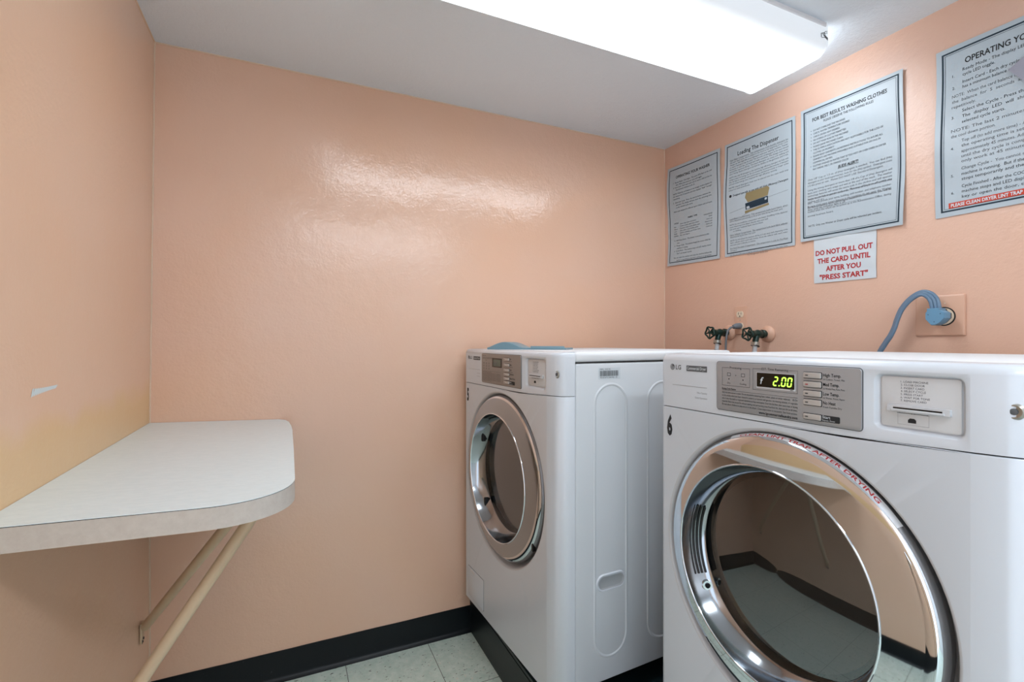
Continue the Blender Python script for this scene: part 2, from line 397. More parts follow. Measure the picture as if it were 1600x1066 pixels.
b = MB(); b.loft(band(-.0024, -.0010, .0004), 'ink'); b.loft(band(-.0011, 0), 'laminate', cap0=True, cap1=True); b.build('top_surface', sh, ang=20)
def brace(p, q, name):
    p = Vector(p)-SO; q = Vector(q)-SO; d = (q-p).normalized()
    mb = MB(); mb.tube([p+(q-p)*i/10 for i in range(11)], .0125, 'polepaint', 16); o = mb.build(name, sh)
    f = MB(); f.box(-.002, .004, -.013, .013, -.040, .018, 'polepaint', .0015)
    f.tube([(.004, 0, 0), (.0065, 0, 0)], .006, 'polepaint', 10)
    f.tube([(.004, 0, -.028), (.006, 0, -.028)], .004, 'ink', 8)
    f.add([(.0042, -.013, -.04), (.0042, .006, -.04), (.0042, -.004, -.031), (.0042, -.0125, -.028)], [(0, 1, 2, 3)], 'ink')
    ft = f.build('mounting_foot', o); ft.location = (p.x-.008, p.y, p.z-.004)
    return o
brace((XL+.012, 1.755, .328), (-.045, 1.22, .866), 'support_brace')
brace((XL+.012, 1.18, .318), (-.030, 1.15, .862), 'support_brace')
for sy in (1.15, 1.22):
    b = MB(); x = -.038-SO.x; b.box(x-.03, x+.02, sy-.016-SO.y, sy+.016-SO.y, -.024+.001, -.008, 'polepaint', .003); b.build('brace_bracket', sh)

# ---------------------------------------------------------------- the two machines
Wd, Hs, Ht, Dp = .686, .846, .977, .690
RP = [(.618, 0), (.652, .0035), (.671, .013), (.682, .030), (.686, .052)]
LP = [(0, .052), (0, .012), (.003, .003), (.010, 0)]
def seam_z(x): return .843 + .008*max(0, min(1, (x-.45)/.2))
def seven(mb, s, x, z, h, m, y):
    SEG = {'0': 'abcdef', '2': 'abged'}; wd = h*.52; t = h*.13; sh_ = .16
    def P_(px, pz): return (x+px+pz*sh_, z+pz)
    for ch in s:
        if ch == '.':
            mb.flat([P_(0, 0), P_(t, 0), P_(t, t), P_(0, t)], m, y); x += t*1.9; continue
        seg = {'a': (t*.6, h-t, wd-t*.6, h), 'd': (t*.6, 0, wd-t*.6, t), 'g': (t*.6, h/2-t/2, wd-t*.6, h/2+t/2),
               'f': (0, h/2+t*.3, t, h-t*.5), 'b': (wd-t, h/2+t*.3, wd, h-t*.5), 'e': (0, t*.5, t, h/2-t*.3), 'c': (wd-t, t*.5, wd, h/2-t*.3)}
        for c_ in SEG[ch]:
            x0, z0, x1, z1_ = seg[c_]; g = t*.35
            if x1-x0 > z1_-z0: mb.flat([P_(x0, (z0+z1_)/2), P_(x0+g, z0), P_(x1-g, z0), P_(x1, (z0+z1_)/2), P_(x1-g, z1_), P_(x0+g, z1_)], m, y)
            else: mb.flat([P_((x0+x1)/2, z0), P_(x1, z0+g), P_(x1, z1_-g), P_((x0+x1)/2, z1_), P_(x0, z1_-g), P_(x0, z0+g)], m, y)
        x += wd*1.28

def machine(kind, loc, rz, number, label):
    dry = kind == 'dryer'
    R = empty('clothes_dryer' if dry else 'washing_machine', loc, rz)
    tag(R, label, 'clothes dryer' if dry else 'washing machine')
    WM = 'white'
    # cabinet
    b = MB(); b.box(0, Wd, .053, Dp, .026, .945, 'white_side', .006); b.build('cabinet', R)
    # embossed ovals on both sides
    for sx, nx in ((Wd, 1), (0, -1)):
        b = MB()
        for y0, y1 in ((.115, .240), (.315, .440), (.515, .625)):
            r_ = (y1-y0)/2; mid = (y0+y1)/2; pts = []
            for k in range(25): a = pi*k/24; pts.append((mid+r_*math.cos(a), .887-r_+r_*math.sin(a)))
            for k in range(25): a = pi+pi*k/24; pts.append((mid+r_*math.cos(a), .090+r_+r_*math.sin(a)))
            n = len(pts); cc = (mid, .49)
            def inset(d, h): return [(sx+nx*h, mid+(p[0]-mid)*(1-d/r_), cc[1]+(p[1]-cc[1])-(d if p[1] > cc[1] else -d)*abs((p[1]-(.887-r_ if p[1] > .5 else .090+r_)))/r_) for p in pts]
            b.loft([inset(0, 0), inset(.003, .0022), inset(.006, .0022), inset(.009, 0)], 'white_side')
        b.build('embossed_oval_ribs', R, ang=60)
        hb = MB(); a_ = stad(.126, .229, .288, .334)
        def cyc(pl, x): return [(sx+nx*x, p[0], p[1]) for p in pl]
        hb.loft([cyc(stad(.124, .231, .286, .336), .0002), cyc(stad(.126, .229, .288, .334), .004), cyc(stad(.131, .224, .293, .329), .004)], 'white')
        hb.loft([cyc(stad(.131, .224, .293, .329), .004), cyc(stad(.134, .221, .296, .326), .0012), cyc(stad(.136, .219, .298, .324), .0004)], 'gripgrey', cap1=True)
        hb.build('side_grip', R, ang=60)
    # lid
    b = MB(); b.box(0, Wd, .050, Dp+.004, .9475, Ht, 'lid', .010, 4)
    b.build('top_panel', R)
    b = MB(); b.box(.002, Wd-.002, .056, Dp-.004, .945, .9475, 'dark'); b.build('lid_gap', R)
    # feet
    for fx in (.05, Wd-.05):
        for fy in (.09, Dp-.06):
            b = MB(); b.tube([(fx, fy, -.033), (fx, fy, -.020)], .018, 'rubber', 16); b.tube([(fx, fy, -.020), (fx, fy, .03)], .007, 'collar', 10); b.build('foot', R)
    # front panel with door recess
    hc = (.3175, .542); HR = .2925; n = 96
    b = MB(); hole = [(hc[0]+HR*math.cos(2*pi*i/n), hc[1]+HR*math.sin(2*pi*i/n)) for i in range(n)]
    zt = [(x, seam_z(x)) for x in (.618, .55, .45, .010)]
    outer = [(.010, 0), (.618, 0)] + zt
    b.plate(outer, hole, hc, WM, 0, n)
    b.loft([[(x, y, z) for x, y in ([(p[0], p[1]) for p in RP])] for z in (0.0,)] + [[(x, y, seam_z(x)) for x, y in RP]], WM, closed=False)
    b.loft([[(x, y, 0.0) for x, y in LP], [(x, y, seam_z(x)) for x, y in LP]], WM, closed=False)
    if True:
        b.ring([(hc[0], hc[1], HR, 0), (hc[0], hc[1], HR-.0025, .0006), (hc[0], hc[1], HR-.005, .003), (hc[0], hc[1], HR-.008, .010), (hc[0], hc[1], HR-.013, .022),
                (hc[0], hc[1], HR-.020, .030), (hc[0], hc[1], HR-.026, .034), (.305, .542, .235, .036), (.30, .542, .197, .050)], 'recess', n)
    rim = [(p[0], p[1]) for p in LP] + [(.30, 0)] + RP            # rolled top and bottom edges
    b.loft([[(x, y, seam_z(x)) for x, y in rim], [(x, y+.0015, seam_z(x)+.0014) for x, y in rim], [(x, y+.010, seam_z(x)+.0014) for x, y in rim]], WM, closed=False)
    b.loft([[(x, y, 0) for x, y in rim], [(x, y+.003, -.003) for x, y in rim], [(x, y+.03, -.003) for x, y in rim]], WM, closed=False)
    b.build('front_panel', R, ang=40)
    b = MB(); b.box(.004, Wd-.005, .045, .056, .02, .94, 'dark'); b.v = [p for p in b.v]
    # console
    c = MB(); z0 = .0035
    zt2 = [(.618, seam_z(.618)+z0), (.55, seam_z(.55)+z0), (.45, seam_z(.45)+z0), (.010, seam_z(.1)+z0)]
    rc = (.555, .9125); hl = rrect(.492, .619-.001, .865, .962, .012)
    hl = rrect(.494, .6135, .866, .9570, .012)
    outer = [(.618, .9615), (.010, .9615)] + [zt2[3], zt2[2], zt2[1], zt2[0]]
    c.plate(outer, hl, rc, WM, 0, 64)
    angs = sorted(set([round(2*pi*i/64, 6) for i in range(64)] + [round(math.atan2(z-rc[1], x-rc[0]) % (2*pi), 6) for x, z in outer]))
    def rr_loop(pl, y): return [(ray_poly(pl, rc, a)[0], y, ray_poly(pl, rc, a)[1]) for a in angs]
    c.loft([rr_loop(hl, 0), rr_loop(rrect(.4955, .612, .8675, .9555, .011), .0012), rr_loop(rrect(.498, .6105, .870, .9545, .010), .006), rr_loop(rrect(.501, .609, .8725, .9525, .008), .0075), rr_loop(rrect(.508, .600, .88, .945, .004), .0078)], WM, cap1=True)
    c.loft([[(x, y, seam_z(x)+z0) for x, y in RP], [(x, y, .9615) for x, y in RP]], WM, closed=False)
    c.loft([[(x, y, seam_z(x)+z0) for x, y in LP], [(x, y, .9615) for x, y in LP]], WM, closed=False)
    pl = LP + [(.3, 0)] + RP
    def off(pl, d): return [(x+(d*.6 if x < .01 else -d*.6 if x > .65 else 0), y+(d if y < .03 else d*.3)) for x, y in pl]
    c.loft([[(x, y, .9615) for x, y in pl]] + [[(x, y, z) for x, y in off(pl, d)] for d, z in ((.0015, .967), (.005, .9725), (.010, .9755), (.018, .9768), (.030, .977))] + [[(max(.004, min(Wd-.004, x)), .060, .977) for x, y in pl]], WM, closed=False)
    c.loft([[(x, y, seam_z(x)+z0) for x, y in pl], [(x, y+.006, seam_z(x)+z0-.001) for x, y in pl]], WM, closed=False)
    con = c.build('control_console', R, ang=40)
    gp = [(max(.004, min(Wd-.004, x)), min(.052, y+.006)) for x, y in pl]; b = MB(); b.loft([[(x, y, seam_z(x)-.002) for x, y in gp], [(x, y, seam_z(x)+.006) for x, y in gp]], 'dark', closed=False); b.build('console_gap', R)
    # key lock in its dimple
    b = MB(); lc = (.660, .9145)
    b.loft([[(lc[0]+r_*math.cos(2*pi*i/24), y, lc[1]+r_*math.sin(2*pi*i/24)) for i in range(24)] for r_, y in ((.0115, .0095), (.009, .0065), (.0075, .0065), (.007, .0085))], 'collar', cap1=True)
    b.loft([[(lc[0]+r_*math.cos(2*pi*i/16), y, lc[1]+r_*math.sin(2*pi*i/16)) for i in range(16)] for r_, y in ((.0045, .0083), (.0042, .006), (.002, .0055))], 'greyink', cap1=True)
    b.build('key_lock', con)
    # card reader
    cr = MB(); cr.prism(rrect(.5035, .6065, .8735, .9525, .004), .0045, .0082, 'whiteplast', .0008); y = .0043
    cr_o = cr.build('card_reader', con)
    b = MB(); y = .0040
    for i, s_ in enumerate(['1. LOAD MACHINE', '2. CLOSE DOOR', '3. INSERT CARD', '4. SELECT CYCLE', '5. PRESS START', '6. WAIT FOR TONE', '7. REMOVE CARD']):
        b.text(s_, .531, .9435-i*.0049, .0044, 'greyink', y, maxw=.040)
    b.frame(.527, .568, .8785, .8965, .0003, 'lightink', y)
    b.flat([(.526, .8965), (.568, .8965), (.568, .8958), (.526, .8958)], 'greyink', y)
    b.prism([(.541, .882), (.5515, .882), (.5515, .8865), (.549, .889), (.5435, .889), (.541, .8865)], y-.0002, y+.0002, 'ink')
    for xx in (.529, .545, .549, .565): b.text('o', xx, .8955, .003, 'ink', y)
    b.build('printed_instructions', cr_o)
    b = MB(); sx0, sx1, sz = .5145, .5955, .9035
    b.loft([[(x, yy, z) for x, z in rrect(sx0, sx1, sz-.0048, sz+.0048, .0006, 2)] for yy in (.0046, -.0015)], 'tag', cap1=True)
    b.box(sx0+.006, sx1-.006, -.0030, -.0012, sz-.0042, sz-.0008, 'tag', .0008); b.box(sx0+.009, sx1-.009, -.0022, -.0013, sz-.0006, sz+.0016, 'black')
    b.build('card_slot', cr_o)
    # brand badge, number decal
    b = MB(); y = -.0005; bx, bz = .040, .9445
    b.flat([(bx+.0075*math.cos(2*pi*i/28), bz+.0075*math.sin(2*pi*i/28)) for i in range(28)], 'greyink', y)
    b.rect(bx-.0022, bx-.0012, bz-.0032, bz+.0036, 'white', y-.0003); b.rect(bx-.0022, bx+.002, bz-.0032, bz-.0024, 'white', y-.0003)
    for k in range(14):
        a = -.1-k*.33; a2 = a-.33
        b.flat([(bx+.0058*math.cos(a), bz+.0058*math.sin(a)), (bx+.0050*math.cos(a), bz+.0050*math.sin(a)), (bx+.0050*math.cos(a2), bz+.0050*math.sin(a2)), (bx+.0058*math.cos(a2), bz+.0058*math.sin(a2))], 'white', y-.0003)
    b.rect(bx+.0006, bx+.0058, bz-.0004, bz+.0004, 'white', y-.0003)
    b.text('LG', bx+.011, bz-.0055, .0155, 'greyink', y, bold=.02)
    b.build('brand_badge', con)
    b = MB(); b.rect(.086, .149, .9365, .950, 'greyink', y); b.text('Commercial Dryer' if dry else 'Commercial Washer', .0885, .9405, .0098, 'card', y-.0003, width=.058, bold=.015)
    b.rect(.040, .149, .9005, .9014, 'lightink', y); b.text('Ultra Capacity' if dry else 'Large Capacity', .149, .886, .0058, 'lightink', y, align='R', maxw=.03); b.text('Quiet Operation' if dry else 'Direct Drive', .149, .8745, .0058, 'lightink', y, align='R', maxw=.036)
    b.build('model_label', con)
    b = MB(); nx_ = .022 if not dry else .021
    b.text(number, nx_, .776, .066, 'ink', -.0006, width=.0185, bold=.045)
    b.build('number_decal', R)
    # steel control plate
    b = MB(); st = 'steel' if dry else 'steel5'; px0, px1, pz0, pz1 = .178, .478, .8585, .9625
    if not dry: px0, px1 = .168, .470
    b.prism(rrect(px0, px1, pz0, pz1, .006), -.0030, .0, st, .0012)
    cp = b.build('control_plate', con)
    b = MB(); b.loft([[(x, yy, z) for x, z in rrect(px0-.0012, px1+.0012, pz0-.0012, pz1+.0012, .007)] for yy in (.0, -.0012)], 'greyink', cap1=True); b.build('plate_edge', con)
    y = -.0035; b = MB()
    g = 'ink'
    if dry:
        def fr_(x0, x1, zz0, zz1, tx0, tx1):
            b.rect(x0, x1, zz0, zz0+.0007, 'greyink', y); b.rect(x0, x0+.0006, zz0, zz1, 'greyink', y); b.rect(x1-.0006, x1, zz0, zz1, 'greyink', y)
            b.rect(x0, tx0, zz1-.0007, zz1, 'greyink', y); b.rect(tx1, x1, zz1-.0007, zz1, 'greyink', y)
        fr_(.194, .264, .912, .951, .213, .245); b.text('Processing', .229, .9490, .0068, g, y, align='C', width=.029)
        fr_(.271, .367, .9095, .9525, .291, .350); b.text('EST. Time Remaining', .320, .9500, .0068, g, y, align='C', width=.057)
        b.frame(.2075, .2165, .933, .940, .0009, 'greyink', y); b.text('>', .228, .933, .006, g, y); b.frame(.243, .252, .933, .940, .0009, 'greyink', y)
        for xx in (.212, .2475): b.flat([(xx+.0014*math.cos(k), .9265+.0014*math.sin(k)) for k in (0, .8, 1.6, 2.4, 3.1, 3.9, 4.7, 5.5)], g, y)
        b.text('Dry', .212, .9165, .005, g, y, align='C'); b.text('Cooling', .2475, .9165, .005, g, y, align='C')
        b.text('Drying Cycle Notice:', .194, .9035, .0055, g, y, width=.036, bold=.02); b.rect(.194, .367, .9015, .9021, 'greyink', y)
        tx = ['Only dry items washed in water. Do not dry articles containing foam, rubber, plastic or similar materials.    (5) Do', 'not dry articles which have been cleaned in, soaked in, or spotted with gasoline, dry-cleaning solvents, or vegetable',
              'oils or other flammable or explosive substances as they could ignite. Clean the lint filter after every load of drying', 'materials. Keep area around the exhaust opening and surrounding areas free from lint, dust and dirt at all times.', 'Do not allow children to play on or in the dryer. Close supervision is necessary. See Instructions.']
        for i, s_ in enumerate(tx): b.text(s_, .194, .8955-i*.0064, .0052, g, y, width=.173)
        b.text('www.lgcommerciallaundry.com', .367, .8620, .0070, g, y, align='R', width=.082, bold=.02)
        rows = [('High Temp.', '1st Cotton, Towel, Mix', .9445), ('Med Temp.', '1st Wrinkle Free, Perm. Press', .9280), ('Low Temp.', '1st Woven, Tricot, Rayon', .9115), ('No Heat', 'Fresh Tumble Dry', .8955)]
        bx0, bx1 = .3795, .4115
    else:
        b.text('INSTRUCTIONS', .178, .9535, .0045, g, y, width=.03); b.rect(.178, .262, .9495, .9500, 'greyink', y); b.text('Add detergent. Load clothes. Close door.', .178, .9450, .0042, g, y, width=.09)
        b.text('Status', .205, .938, .0045, g, y)
        for i in range(3):
            for j in range(3): b.frame(.187+j*.022, .193+j*.022, .926-i*.0095, .931-i*.0095, .0012, 'greyink', y)
        b.rect(.178, .330, .9010, .9015, 'greyink', y)
        for i in range(8): b.text('Do not wash articles containing flammable materials such as gasoline, oils or dry-cleaning solvents.', .178, .8965-i*.0045, .0040, g, y, width=.15 if i not in (0, 7) else .075)
        rows = [('Hot', 'Normal', .9455), ('Warm', 'Perm. Press', .9270), ('Cold', 'Perm. Press', .9100), ('Delicates', '', .8960), ('Rinse & Spin', '', .8820)]
        bx0, bx1 = .355, .392
    for i, (a_, s_, zc_) in enumerate(rows):
        b.text(a_, bx1+.0030, zc_+.0005, .0082, g, y, width=.0031*len(a_), bold=.01)
        if s_: b.text(s_, bx1+.0030, zc_-.0055, .0044, g, y, maxw=.037)
    b.prism(rrect(bx1-.001, .4435 if dry else .430, .8655-.0002, .8765+.0002, .002, 3), -.0036, -.003, 'ink')
    b.text('Start', bx1+.002, .8713, .0068, 'card', -.0039, bold=.01, width=.014); b.text('Repeat, Reset', bx1+.002, .8668, .0038, 'card', -.0039, width=.022)
    b.build('printed_text', cp)
    for i, (a_, s_, zc_) in enumerate(rows + [('Start', '', .8695)]):
        if dry or True:
            bb = MB(); hz = .0051 if dry else .0042; zc2 = zc_+.0015 if a_ != 'Start' else .871
            bb.loft([[(x, yy, z) for x, z in rrect(bx0-.0011, bx1+.0011, zc2-hz-.0011, zc2+hz+.0011, .0018, 3)] for yy in (-.003, -.0036)], 'ink', cap1=True)
            bb.prism(rrect(bx0, bx1, zc2-hz, zc2+hz, .0015, 3), -.0062, -.0034, 'btn', .0010)
            bb.rect(bx0+.004, bx0+.0095, zc2-.0009, zc2+.0007, 'red' if a_ == 'Med Temp.' else 'ink', -.0064)
            bb.build('push_button', cp)
    b = MB()
    if dry:
        b.prism(rrect(.2795, .3625, .9135, .9455, .001, 2), -.0036, -.0030, 'tag'); b.prism(rrect(.281, .3610, .9165, .9445, .001, 2), -.0042, -.0034, 'lcdglass')
        seven(b, '2.00', .3165, .9205, .0185, 'led', -.0045)
        b.text('f', .289, .9225, .019, 'card', -.0045, bold=.02, shear=.2)
        b.rect(.353, .358, .9142, .9150, 'ink', -.0039)
    else:
        b.prism(rrect(.262, .336, .9170, .9485, .001, 2), -.0040, -.0030, 'lcdglass'); b.rect(.272, .328, .921, .944, 'lcd', -.0043); b.text('88', .281, .9245, .018, 'greyink', -.0045)
    b.build('display', cp)
    if not dry:                                     # drain hatch and bar code label
        b = MB(); b.prism(rrect(.036, .180, .018, .130, .004), -.0022, .0, WM, .001); b.loft([[(x, yy, z) for x, z in rrect(.0345, .1815, .0165, .1315, .005)] for yy in (.0002, -.0006)], 'greyink', cap1=True)
        b.prism(rrect(.062, .104, .118, .1275, .002), -.0035, -.002, 'whiteplast', .0008)
        b.build('filter_hatch', R)
        b = MB(); X_ = Wd+.0006
        def yz(y0, y1, zz0, zz1, m_, d=0): b.add([(X_+d, y0, zz0), (X_+d, y1, zz0), (X_+d, y1, zz1), (X_+d, y0, zz1)], [(0, 1, 2, 3)], m_)
        yz(.132, .212, .898, .931, 'card')
        yy_ = .138
        while yy_ < .204:
            w_ = random.choice((.0006, .0009, .0014)); yz(yy_, yy_+w_, .9065, .9225, 'ink', .0003); yy_ += w_+random.choice((.0006, .0009, .0013))
        for t_, zz in (('MFL 1021K', .9245), ('901KWTC0A102  19', .9005)):
            vs, fs, a_, e_ = glyphs(t_); k_ = (.038 if zz > .92 else .062)/(e_-a_)
            b.add([(X_+.0003, .138+(p[0]-a_)*k_, zz+p[1]*.0062) for p in vs], fs, 'ink')
        b.build('barcode_label', R)
    # ---- door
    CH = 'chrome' if dry else 'satin'
    Rs = 1.9; oc = (.3150, .5460); OR = .2655; ic = (.2940, .5400); IR = .2180
    def dome(x, z, base=-.004): r2 = (x-.305)**2+(z-.543)**2; return base-(OR*OR-r2)/(2*Rs)
    def loop(c_, r_, y=None, n=128):
        o_ = []
        for i in range(n):
            a = 2*pi*i/n; x = c_[0]+r_*math.cos(a); z = c_[1]+r_*math.sin(a); o_.append((x, dome(x, z) if y is None else y(x, z), z))
        return o_
    b = MB()
    lps = []
    for t in (0, .25, .5, .75, 1): lps.append(loop((oc[0]+(ic[0]-oc[0])*t, oc[1]+(ic[1]-oc[1])*t), OR+(IR-OR)*t))
    b.loft(lps, CH)
    d0 = lambda k: (lambda x, z: dome(x, z)+k)
    b.loft([loop(oc, OR), loop(oc, OR+.0012, d0(.0004)), loop(oc, OR+.0060, d0(.0032))], 'chrome')
    b.loft([loop(oc, OR+.0060, d0(.0032)), loop(oc, OR+.0118, d0(.0100)), loop(oc, OR+.0122, d0(.0120)), loop(oc, OR+.0110, d0(.0140)), loop(oc, OR+.0095, lambda x, z: .030)], 'lipgrey')
    b.build('door', R, ang=28); door = C.objects[-1] if False else None
    door = [o for o in R.children if o.name.startswith('door')][0]
    b = MB()
    b.loft([loop(ic, IR), loop(ic, IR-.0008, d0(-.0022)), loop(ic, IR-.0022, d0(-.0026)), loop(ic, IR-.0036, d0(-.0016)), loop(ic, IR-.0042, d0(.002))], 'chrome')
    b.build('glass_rim', door, ang=60)
    b = MB(); gc = (.300, .544)
    b.loft([loop(ic, IR-.0041, d0(.001)), loop((.296, .541), .208, lambda x, z: .018), loop(gc, .199, lambda x, z: .036), loop(gc, .194, lambda x, z: .040)], 'innerchrome')
    b.build('inner_ring', door, ang=50)
    b = MB(); gr = [.001, .05, .1, .15, .18, .193]
    gy = lambda x, z: .040-(.193**2-((x-gc[0])**2+(z-gc[1])**2))/(2*Rs)
    b.loft([loop(gc, r_, gy, 96) for r_ in gr], 'glass')
    b.build('door_glass', door, ang=80)
    # handle pockets: a dark notch in the chrome edge and a latch
    b = MB(); a = -.30 if dry else -.62
    px_, pz_ = oc[0]+(OR+.0085)*math.cos(a), oc[1]+(OR+.0085)*math.sin(a)
    b.box(px_-.004, px_+.004, -.002, .010, pz_-.012, pz_+.012, 'black', .001); b.build('latch_slot', door)
    b = MB()
    for k in range(24):                              # the grip crescent on the opening side
        pass
    a0, a1 = (-.95, .55) if dry else (-1.45, .15); cres = []
    for k in range(33):
        t = k/32; a = a0+(a1-a0)*t; wdt = .0115*math.sin(pi*t)**.7+.0006
        r0 = OR-.0015
        cres.append([(oc[0]+(r0-wdt*u)*math.cos(a), dome(oc[0]+(r0-wdt*u)*math.cos(a), oc[1]+(r0-wdt*u)*math.sin(a))-(.0006+.0005*math.sin(pi*u)), oc[1]+(r0-wdt*u)*math.sin(a)) for u in (0, .25, .5, .75, 1)])
    b.loft(cres, 'chrome', closed=False); b.build('grip', door, ang=60)
    if dry:
        b = MB(); tg = []                            # curved warning tag on the chrome lip
        for k in range(49):
            a = math.radians(112)-(math.radians(112)-math.radians(38.5))*k/48
            tg.append([(oc[0]+r_*math.cos(a), dome(oc[0]+r_*math.cos(a), oc[1]+r_*math.sin(a))+d_, oc[1]+r_*math.sin(a)) for r_, d_ in ((OR+.0062, .0026), (OR+.0121, .0094))])
        b.loft(tg, 'tag', closed=False)
        vs, fs, a_, e_ = glyphs('CLEAN LINT TRAP AFTER DRYING', .02); arc = math.radians(60); st_ = math.radians(107)
        def cv(p):
            a = st_-arc*(p[0]-a_)/(e_-a_); u = (p[1]+.1)/.95; r_ = OR+.0066+.0050*u; dd = .0026+.0068*(r_-OR-.0062)/.0059-.0006
            x, z = oc[0]+r_*math.cos(a), oc[1]+r_*math.sin(a); return (x, dome(x, z)+dd, z)
        b.add([cv(p) for p in vs], fs, 'red'); b.build('warning_tag', door, ang=60)
        b = MB()                                     # round catch on the inner ring
        a = math.radians(211); kx, kz = .2975+.203*math.cos(a), .5425+.203*math.sin(a)
        b.tube([(kx-.006, .030, kz), (kx+.004, .024, kz)], .0105, 'chrome', 20); b.tube([(kx+.003, .0245, kz), (kx+.006, .0235, kz)], .006, 'black', 14)
        b.build('door_catch', door)
        b = MB()                                     # vertical vent slots in the ring
        for k in range(4):
            r_ = .2120-.0052*k
            b.tube([(.2965+r_*math.cos(t_), .012+.006*k, .5415+r_*math.sin(t_)) for t_ in [math.radians(158+i*3.8) for i in range(13)]], .0027, 'black', 6)
        b.build('ring_slots', door)
    else:
        for a in (math.radians(150), math.radians(222)):
            b = MB(); kx, kz = .2975+.203*math.cos(a), .5425+.203*math.sin(a); b.box(kx-.006, kx+.006, .018, .034, kz-.016, kz+.016, 'black', .003); b.build('door_catch', door)
    # ---- inside: gasket, tub, drum
    b = MB(); b.ring([(.300, .544, .1935, .041), (.300, .544, .180, .056), (.300, .544, .168, .075), (.300, .544, .160, .10), (.300, .544, .165, .125), (.302, .544, .185, .135)], 'drumdark', 64)
    b.build('bulkhead_ring', R, ang=50)
    b = MB(); rg = [(.302, .544, .185, .13), (.302, .544, .235, .14), (.31, .544, .245, .16), (.31, .544, .245, .50), (.31, .544, .22, .53), (.31, .544, .08, .515), (.31, .544, .03, .51)]
    b.ring(rg, 'drum', 72, cap1=True)
    for k in range(3):
        a = math.radians(95+k*120); rr_ = .225
        b.tube([(.31+rr_*math.cos(a), .18+i*.03, .544+rr_*math.sin(a)) for i in range(10)], [.006]+[.022]*8+[.006], 'drum', 12)
    b.build('drum', R, ang=50)
    if dry:
        for a0 in (205, 258):
            b = MB()
            for k in range(9):
                a = math.radians(a0+k*4.3); x, z = .300+.170*math.cos(a), .544+.170*math.sin(a); dx, dz = -math.sin(a)*.0042, math.cos(a)*.0042
                ux, uz = math.cos(a)*.008, math.sin(a)*.008
                b.add([(x-dx-ux, .068, z-dz-uz), (x+dx-ux, .068, z+dz-uz), (x+dx+ux, .060, z+dz+uz), (x-dx+ux, .060, z-dz+uz)], [(0, 1, 2, 3)], 'whiteplast')
            b.build('lint_grille', R)
    R.scale = (.985,)*3
    return R
machine('washer', (.6315, 1.8135, .178), math.radians(-87.2), '5', 'white front-loading washing machine marked 5 standing beside the back wall')
machine('dryer', (.851, .9525, .178), math.radians(-90), '6', 'white front-loading dryer marked 6 with a green 2:00 display and wide chrome door ring')

# ---------------------------------------------------------------- pale blue sheet on the washer
b = MB(); o_ = empty('blue_plastic_scoop', (.80, 1.585, 1.1405), math.radians(-47.7)); tag(o_, 'pale blue plastic scoop with a humped end lying on top of the washing machine', 'scoop')
prof = []
for k in range(31):
    t = k/30; x = -.15+.30*t
    h = .0205*math.sin(pi*min(1, t/.46))**1.3 if t < .46 else 0
    prof.append((x, .0025+h+.004))
lo = []
for yy in (-.045, -.043, 0, .043, .045):
    e = .3 if abs(yy) > .044 else 0
    lo.append([(x, yy, max(.0005, z-e*.004)) for x, z in prof])
b.loft(lo, 'lblue', closed=False); b.loft([[(x, yy, 0) for x, z in prof] for yy in (-.045, .045)], 'lblue', closed=False)
for yy in (-.045, .045): b.loft([[(x, yy, 0) for x, z in prof], [(x, yy, max(.0005, z-.0012)) for x, z in prof]], 'lblue', closed=False)
for i in (0, 30):
    x, z = prof[i]; b.add([(x, -.045, 0), (x, .045, 0), (x, .045, z), (x, -.045, z)], [(0, 1, 2, 3)], 'lblue')
b.build('scoop_body', o_, ang=40)
b = MB(); b.box(.02, .145, -.046, -.040, .002, .0125, 'lblue', .002); b.build('rim', o_)

# ---------------------------------------------------------------- posters
RZ = -pi/2
def poster(name, label, yleft, z0, w_, h_, draw, seed, curl=.006, tilt=0, group=None, paper='paper', x=None, amp=1.0):
    b = MB(); nx, nz = 10, 40
    for i in range(nx):
        for j in range(nz):
            pass
    vs = [(w_*i/nx, 0, h_*j/nz) for j in range(nz+1) for i in range(nx+1)]
    fs = [(j*(nx+1)+i, j*(nx+1)+i+1, (j+1)*(nx+1)+i+1, (j+1)*(nx+1)+i) for j in range(nz) for i in range(nx)]
    b.add(vs, fs, paper, True)
    b.add([(p[0], .0004, p[2]) for p in vs], fs, paper, True)
    draw(b, w_, h_)
    def fn(p):
        px, py, pz = p; t = pz/h_; s_ = px/w_
        d = curl*(.5+.5*math.sin(2*pi*(1.15*t+seed*.37)))*(.35+.65*abs(2*s_-1))*amp + .0012*math.sin(9*t+5*s_+seed)
        side = .0035*amp*math.sin(2*pi*(.9*t+.13*seed))
        zz = pz + tilt*(px-w_/2)
        return (px+side*(1-2*s_)*.6, py-.0018-abs(d), zz)
    o = b.build(name, fn=fn); o.location = (XR-.001 if x is None else x, yleft, z0); o.rotation_euler = (0, 0, RZ)
    tag(o, label, 'poster' if 'card' not in name else 'sign', group); return o
def border(b, w_, h_, ins, t, m='navy', y=-.0004): b.frame(ins, w_-ins, ins, h_-ins, t, m, y, seg=24)
